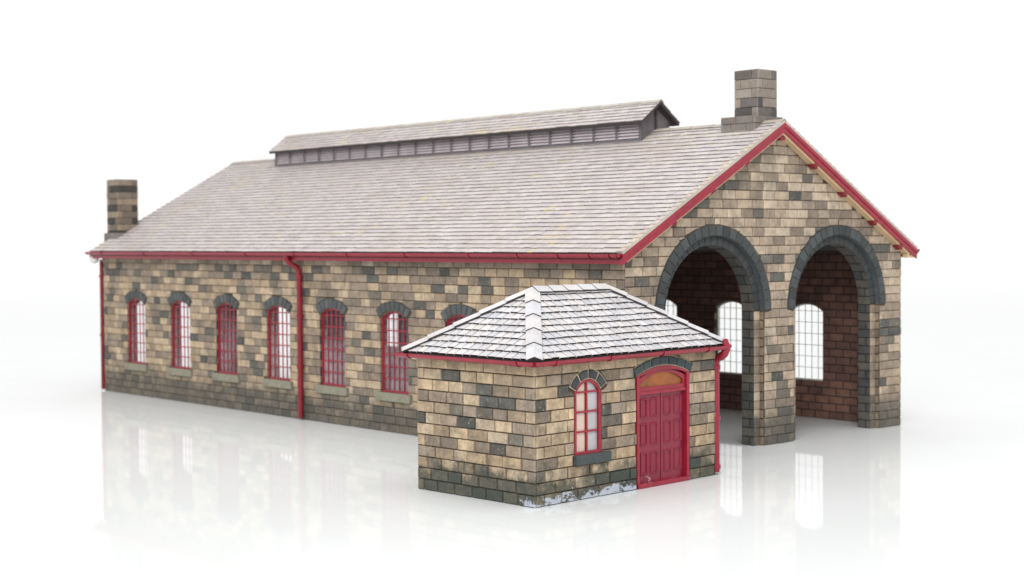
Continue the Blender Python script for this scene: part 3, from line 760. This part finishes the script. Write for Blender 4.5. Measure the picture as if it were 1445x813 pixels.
def leaf(u0, u1):
    m = MB(); d = -.12; w = u1-u0; cols = [(u0+w*.13, u0+w*.45), (u0+w*.57, u0+w*.89)]; rws = [(.52, 1.5), (1.78, 2.75), (2.98, 3.82)]
    us = [u0]+[x for c in cols for x in c]+[u1]; vs = [.18]+[x for r in rws for x in r]+[4.05]
    for i in range(len(us)-1):
        for j in range(len(vs)-1):
            if i % 2 == 1 and j % 2 == 1: panel(m, us[i], us[i+1], vs[j], vs[j+1], d)
            else: m.face([FX(u, v, d) for u, v in ((us[i], vs[j]), (us[i+1], vs[j]), (us[i+1], vs[j+1]), (us[i], vs[j+1]))])
    bar(m, FX, u0, u1, .18, 4.05, d-.04, d-.2)
    for uu in (u0, u1): m.face([FX(uu, .18, d), FX(uu, 4.05, d), FX(uu, 4.05, d-.05), FX(uu, .18, d-.05)])
    m.build('door_leaf', 'red_door', door)
leaf(c_-hw0+.17, c_-.025); leaf(c_+.025, c_+hw0-.17)
f = MB(); r = ap_-sp_; R = (hw0*hw0+r*r)/(2*r); zc = ap_-R; a = math.asin(hw0/R)
voussoirs(f, FX, c_, zc, R+.04, R+.41, -a-.02, a+.02, 7, .12, lambda: vary(.8, 1.25, lin(70, 80, 84)), g=.022, bev=.045)
pts = [(c_+(R+.01)*math.sin(t), zc+(R+.01)*math.cos(t)) for t in [-a+2*a*i/16 for i in range(17)]]+[(c_+(R+.44)*math.sin(t), zc+(R+.44)*math.cos(t)) for t in [a-2*a*i/16 for i in range(17)]]
f.face([FX(u, v, .05) for u, v in pts], lin(176, 162, 136)); f.build('lintel', 'slate_block', door)
# --- hipped roof
OH = .45; hz0, hzr = 5.9, 8.50
ra, rb = (-HA/2), (3.5, 8.2)
E0 = dict(x0=-HA-OH, x1=OH, y0=-OH, y1=HB+OH)
deck = MB()
c4 = [(E0['x0'], E0['y0']), (E0['x1'], E0['y0']), (E0['x1'], E0['y1']), (E0['x0'], E0['y1'])]
vt = [(x, y, hz0-.02) for x, y in c4]+[(ra, rb[0], hzr-.02), (ra, rb[1], hzr-.02)]+[(x, y, hz0-.16) for x, y in c4]
deck.faces(vt, [(0, 1, 4), (1, 2, 5, 4), (2, 3, 5), (3, 0, 4, 5), (0, 1, 7, 6), (1, 2, 8, 7), (2, 3, 9, 8), (3, 0, 6, 9), (6, 7, 8, 9)])
hroof = deck.build('roof', 'deck_hut', hut)
def wcol(u, s):
    return vary(.86, 1.0, random.choice((lin(214, 211, 212), lin(208, 205, 207), lin(216, 212, 211), lin(202, 200, 203))))
def plane_tiles(A, B, C, D, n, w):
    """eaves A->B, ridge D..C above it (D above A's side)"""
    A, B, C, D = map(Vector, (A, B, C, D)); u = (B-A).normalized(); nn = (B-A).cross(C-A).normalized()
    if nn.z < 0: nn = -nn
    s = nn.cross(u).normalized()
    if s.z < 0: s = -s
    H = (C-A).dot(s); uc, ud, ub = (C-A).dot(u), (D-A).dot(u), (B-A).length
    t = MB(); pt = lambda x, q, l: tuple(A+u*x+s*q+nn*l)
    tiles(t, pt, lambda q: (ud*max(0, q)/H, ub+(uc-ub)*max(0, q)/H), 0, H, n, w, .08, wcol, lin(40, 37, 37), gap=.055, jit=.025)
    t.build('slates', 'tile_hut', hroof); return nn
P0, P1, P2, P3 = [(x, y, hz0) for x, y in c4]; R0, R1 = (ra, rb[0], hzr), (ra, rb[1], hzr)
nL = plane_tiles(P0, P1, R0, R0, 11, .47)
nF = plane_tiles(P1, P2, R1, R0, 11, .47)
nR = plane_tiles(P2, P3, R1, R1, 11, .47)
nB = plane_tiles(P3, P0, R0, R1, 11, .47)
ccol = lambda: vary(.9, 1.05, lin(204, 201, 202))
def ext(a, b, k):
    a, b = Vector(a), Vector(b); return a+(a-b).normalized()*k
for a, b, n1, n2, n in ((P1, R0, nL, nF, 5), (P0, R0, nB, nL, 5), (P2, R1, nF, nR, 6), (P3, R1, nR, nB, 6)):
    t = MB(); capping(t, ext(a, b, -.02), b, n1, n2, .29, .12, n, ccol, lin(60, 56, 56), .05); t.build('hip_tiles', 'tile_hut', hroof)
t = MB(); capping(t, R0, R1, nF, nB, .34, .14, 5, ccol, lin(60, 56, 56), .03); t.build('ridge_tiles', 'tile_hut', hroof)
# --- gutters of the hut
gz = 5.86; go = OH+.08
gutter_set(hut, (go, -go-.1, gz), (go, HB+OH-.1, gz), (1, 0, 0), .2, [.1, .36, .63, .88])
gutter_set(hut, (-HA-OH-.2, -go, gz), (go+.1, -go, gz), (0, -1, 0), .2, [.09, .88])
# fat outlet and downpipe round the right front corner
m = MB(); m.tube([(.52, HB+.16, 6.14), (.53, HB+.2, 5.95), (.54, HB+.22, 5.7), (.45, HB+.22, 5.5), (.28, HB+.22, 5.36), (.08, HB+.22, 5.28), (-.05, HB+.22, 5.1), (-.05, HB+.22, 4.8)], [.12, .17, .19, .19, .19, .18, .18, .17], 14)
m.build('pipe_outlet', 'red', hut, smooth=True)
m = MB(); m.tube([(.54, HB+.35, gz-.02), (.54, HB+.56, gz-.04)], .07, 8); m.build('pipe_stub', 'red', hut, smooth=True)
downpipe(hut, [(-.05, HB+.22, gz-.9), (-.05, HB+.22, .12)], .17, [(-.05, HB+.22, 4.85), (-.05, HB+.22, 2.55), (-.05, HB+.22, .35)], 'red_chip')

# =================================================================== table, light, camera
m, nt, b, out = newmat('white_gloss_acrylic')
n1 = noise(nt, .12, 4, .6); n2 = noise(nt, .9, 6, .8, seed=3)
c = mix(nt, mrange(nt, n1, .35, .65, 0, 1), (.715, .735, .728), (.735, .75, .745))
nt.links.new(mix(nt, mrange(nt, n2, .74, .78, 0, .12), c, (.66, .66, .64)), b.inputs['Base Color'])
b.inputs['Roughness'].default_value = .035; b.inputs['Specular IOR Level'].default_value = .5; b.inputs['IOR'].default_value = 1.115
bump(nt, b, noise(nt, .02, 2, .5, seed=9), .05, .3)
M['floor'] = m
f = MB(); f.face([(-320, -320, 0), (320, -320, 0), (320, 420, 0), (-320, 420, 0)]); fl = f.build('tabletop', 'floor'); fl['kind'] = 'structure'

w = bpy.data.worlds.new('World'); scn.world = w; w.use_nodes = True
bg = w.node_tree.nodes['Background']; bg.inputs[0].default_value = (1, 1, 1, 1); bg.inputs[1].default_value = 1.06
def area(name, loc, target, size, power, col=(1, 1, 1)):
    l = bpy.data.lights.new(name, 'AREA'); l.shape = 'RECTANGLE'; l.size = size[0]*S; l.size_y = size[1]*S; l.energy = power; l.color = col
    o = bpy.data.objects.new(name, l); COL.objects.link(o); o.location = Vector(loc)*S
    o.rotation_euler = (Vector(target)-Vector(loc)).to_track_quat('-Z', 'Y').to_euler(); return o
area('softbox_front', (75, -95, 85), (-10, 0, 0), (70, 45), 5.9)
area('softbox_top', (-5, -10, 95), (-10, 5, 0), (90, 50), 1.2)

cam = bpy.data.cameras.new('Camera'); co = bpy.data.objects.new('Camera', cam); COL.objects.link(co); scn.camera = co
YAW, PIT, ROL = math.radians(137.917), -.0324, -.0067
fw = Vector((math.cos(PIT)*math.cos(YAW), math.cos(PIT)*math.sin(YAW), math.sin(PIT)))
rt = Vector((math.sin(YAW), -math.cos(YAW), 0)); up = rt.cross(fw)
r2 = rt*math.cos(ROL)+up*math.sin(ROL); u2 = up*math.cos(ROL)-rt*math.sin(ROL)
mw = Matrix((r2, u2, -fw)).transposed().to_4x4(); mw.translation = Vector((49.4623, -51.8082, 10.7185))*S
co.matrix_world = mw
cam.sensor_width = 36; cam.lens = 2160.1/1445*36
cam.clip_start = .01; cam.clip_end = 50
cam.dof.use_dof = True; cam.dof.focus_distance = 64*S; cam.dof.aperture_fstop = 30
scn.render.engine = 'CYCLES'
scn.render.resolution_x, scn.render.resolution_y = 1024, 576
scn.view_settings.view_transform = 'Standard'; scn.view_settings.look = 'None'; scn.view_settings.exposure = 0; scn.view_settings.gamma = 1
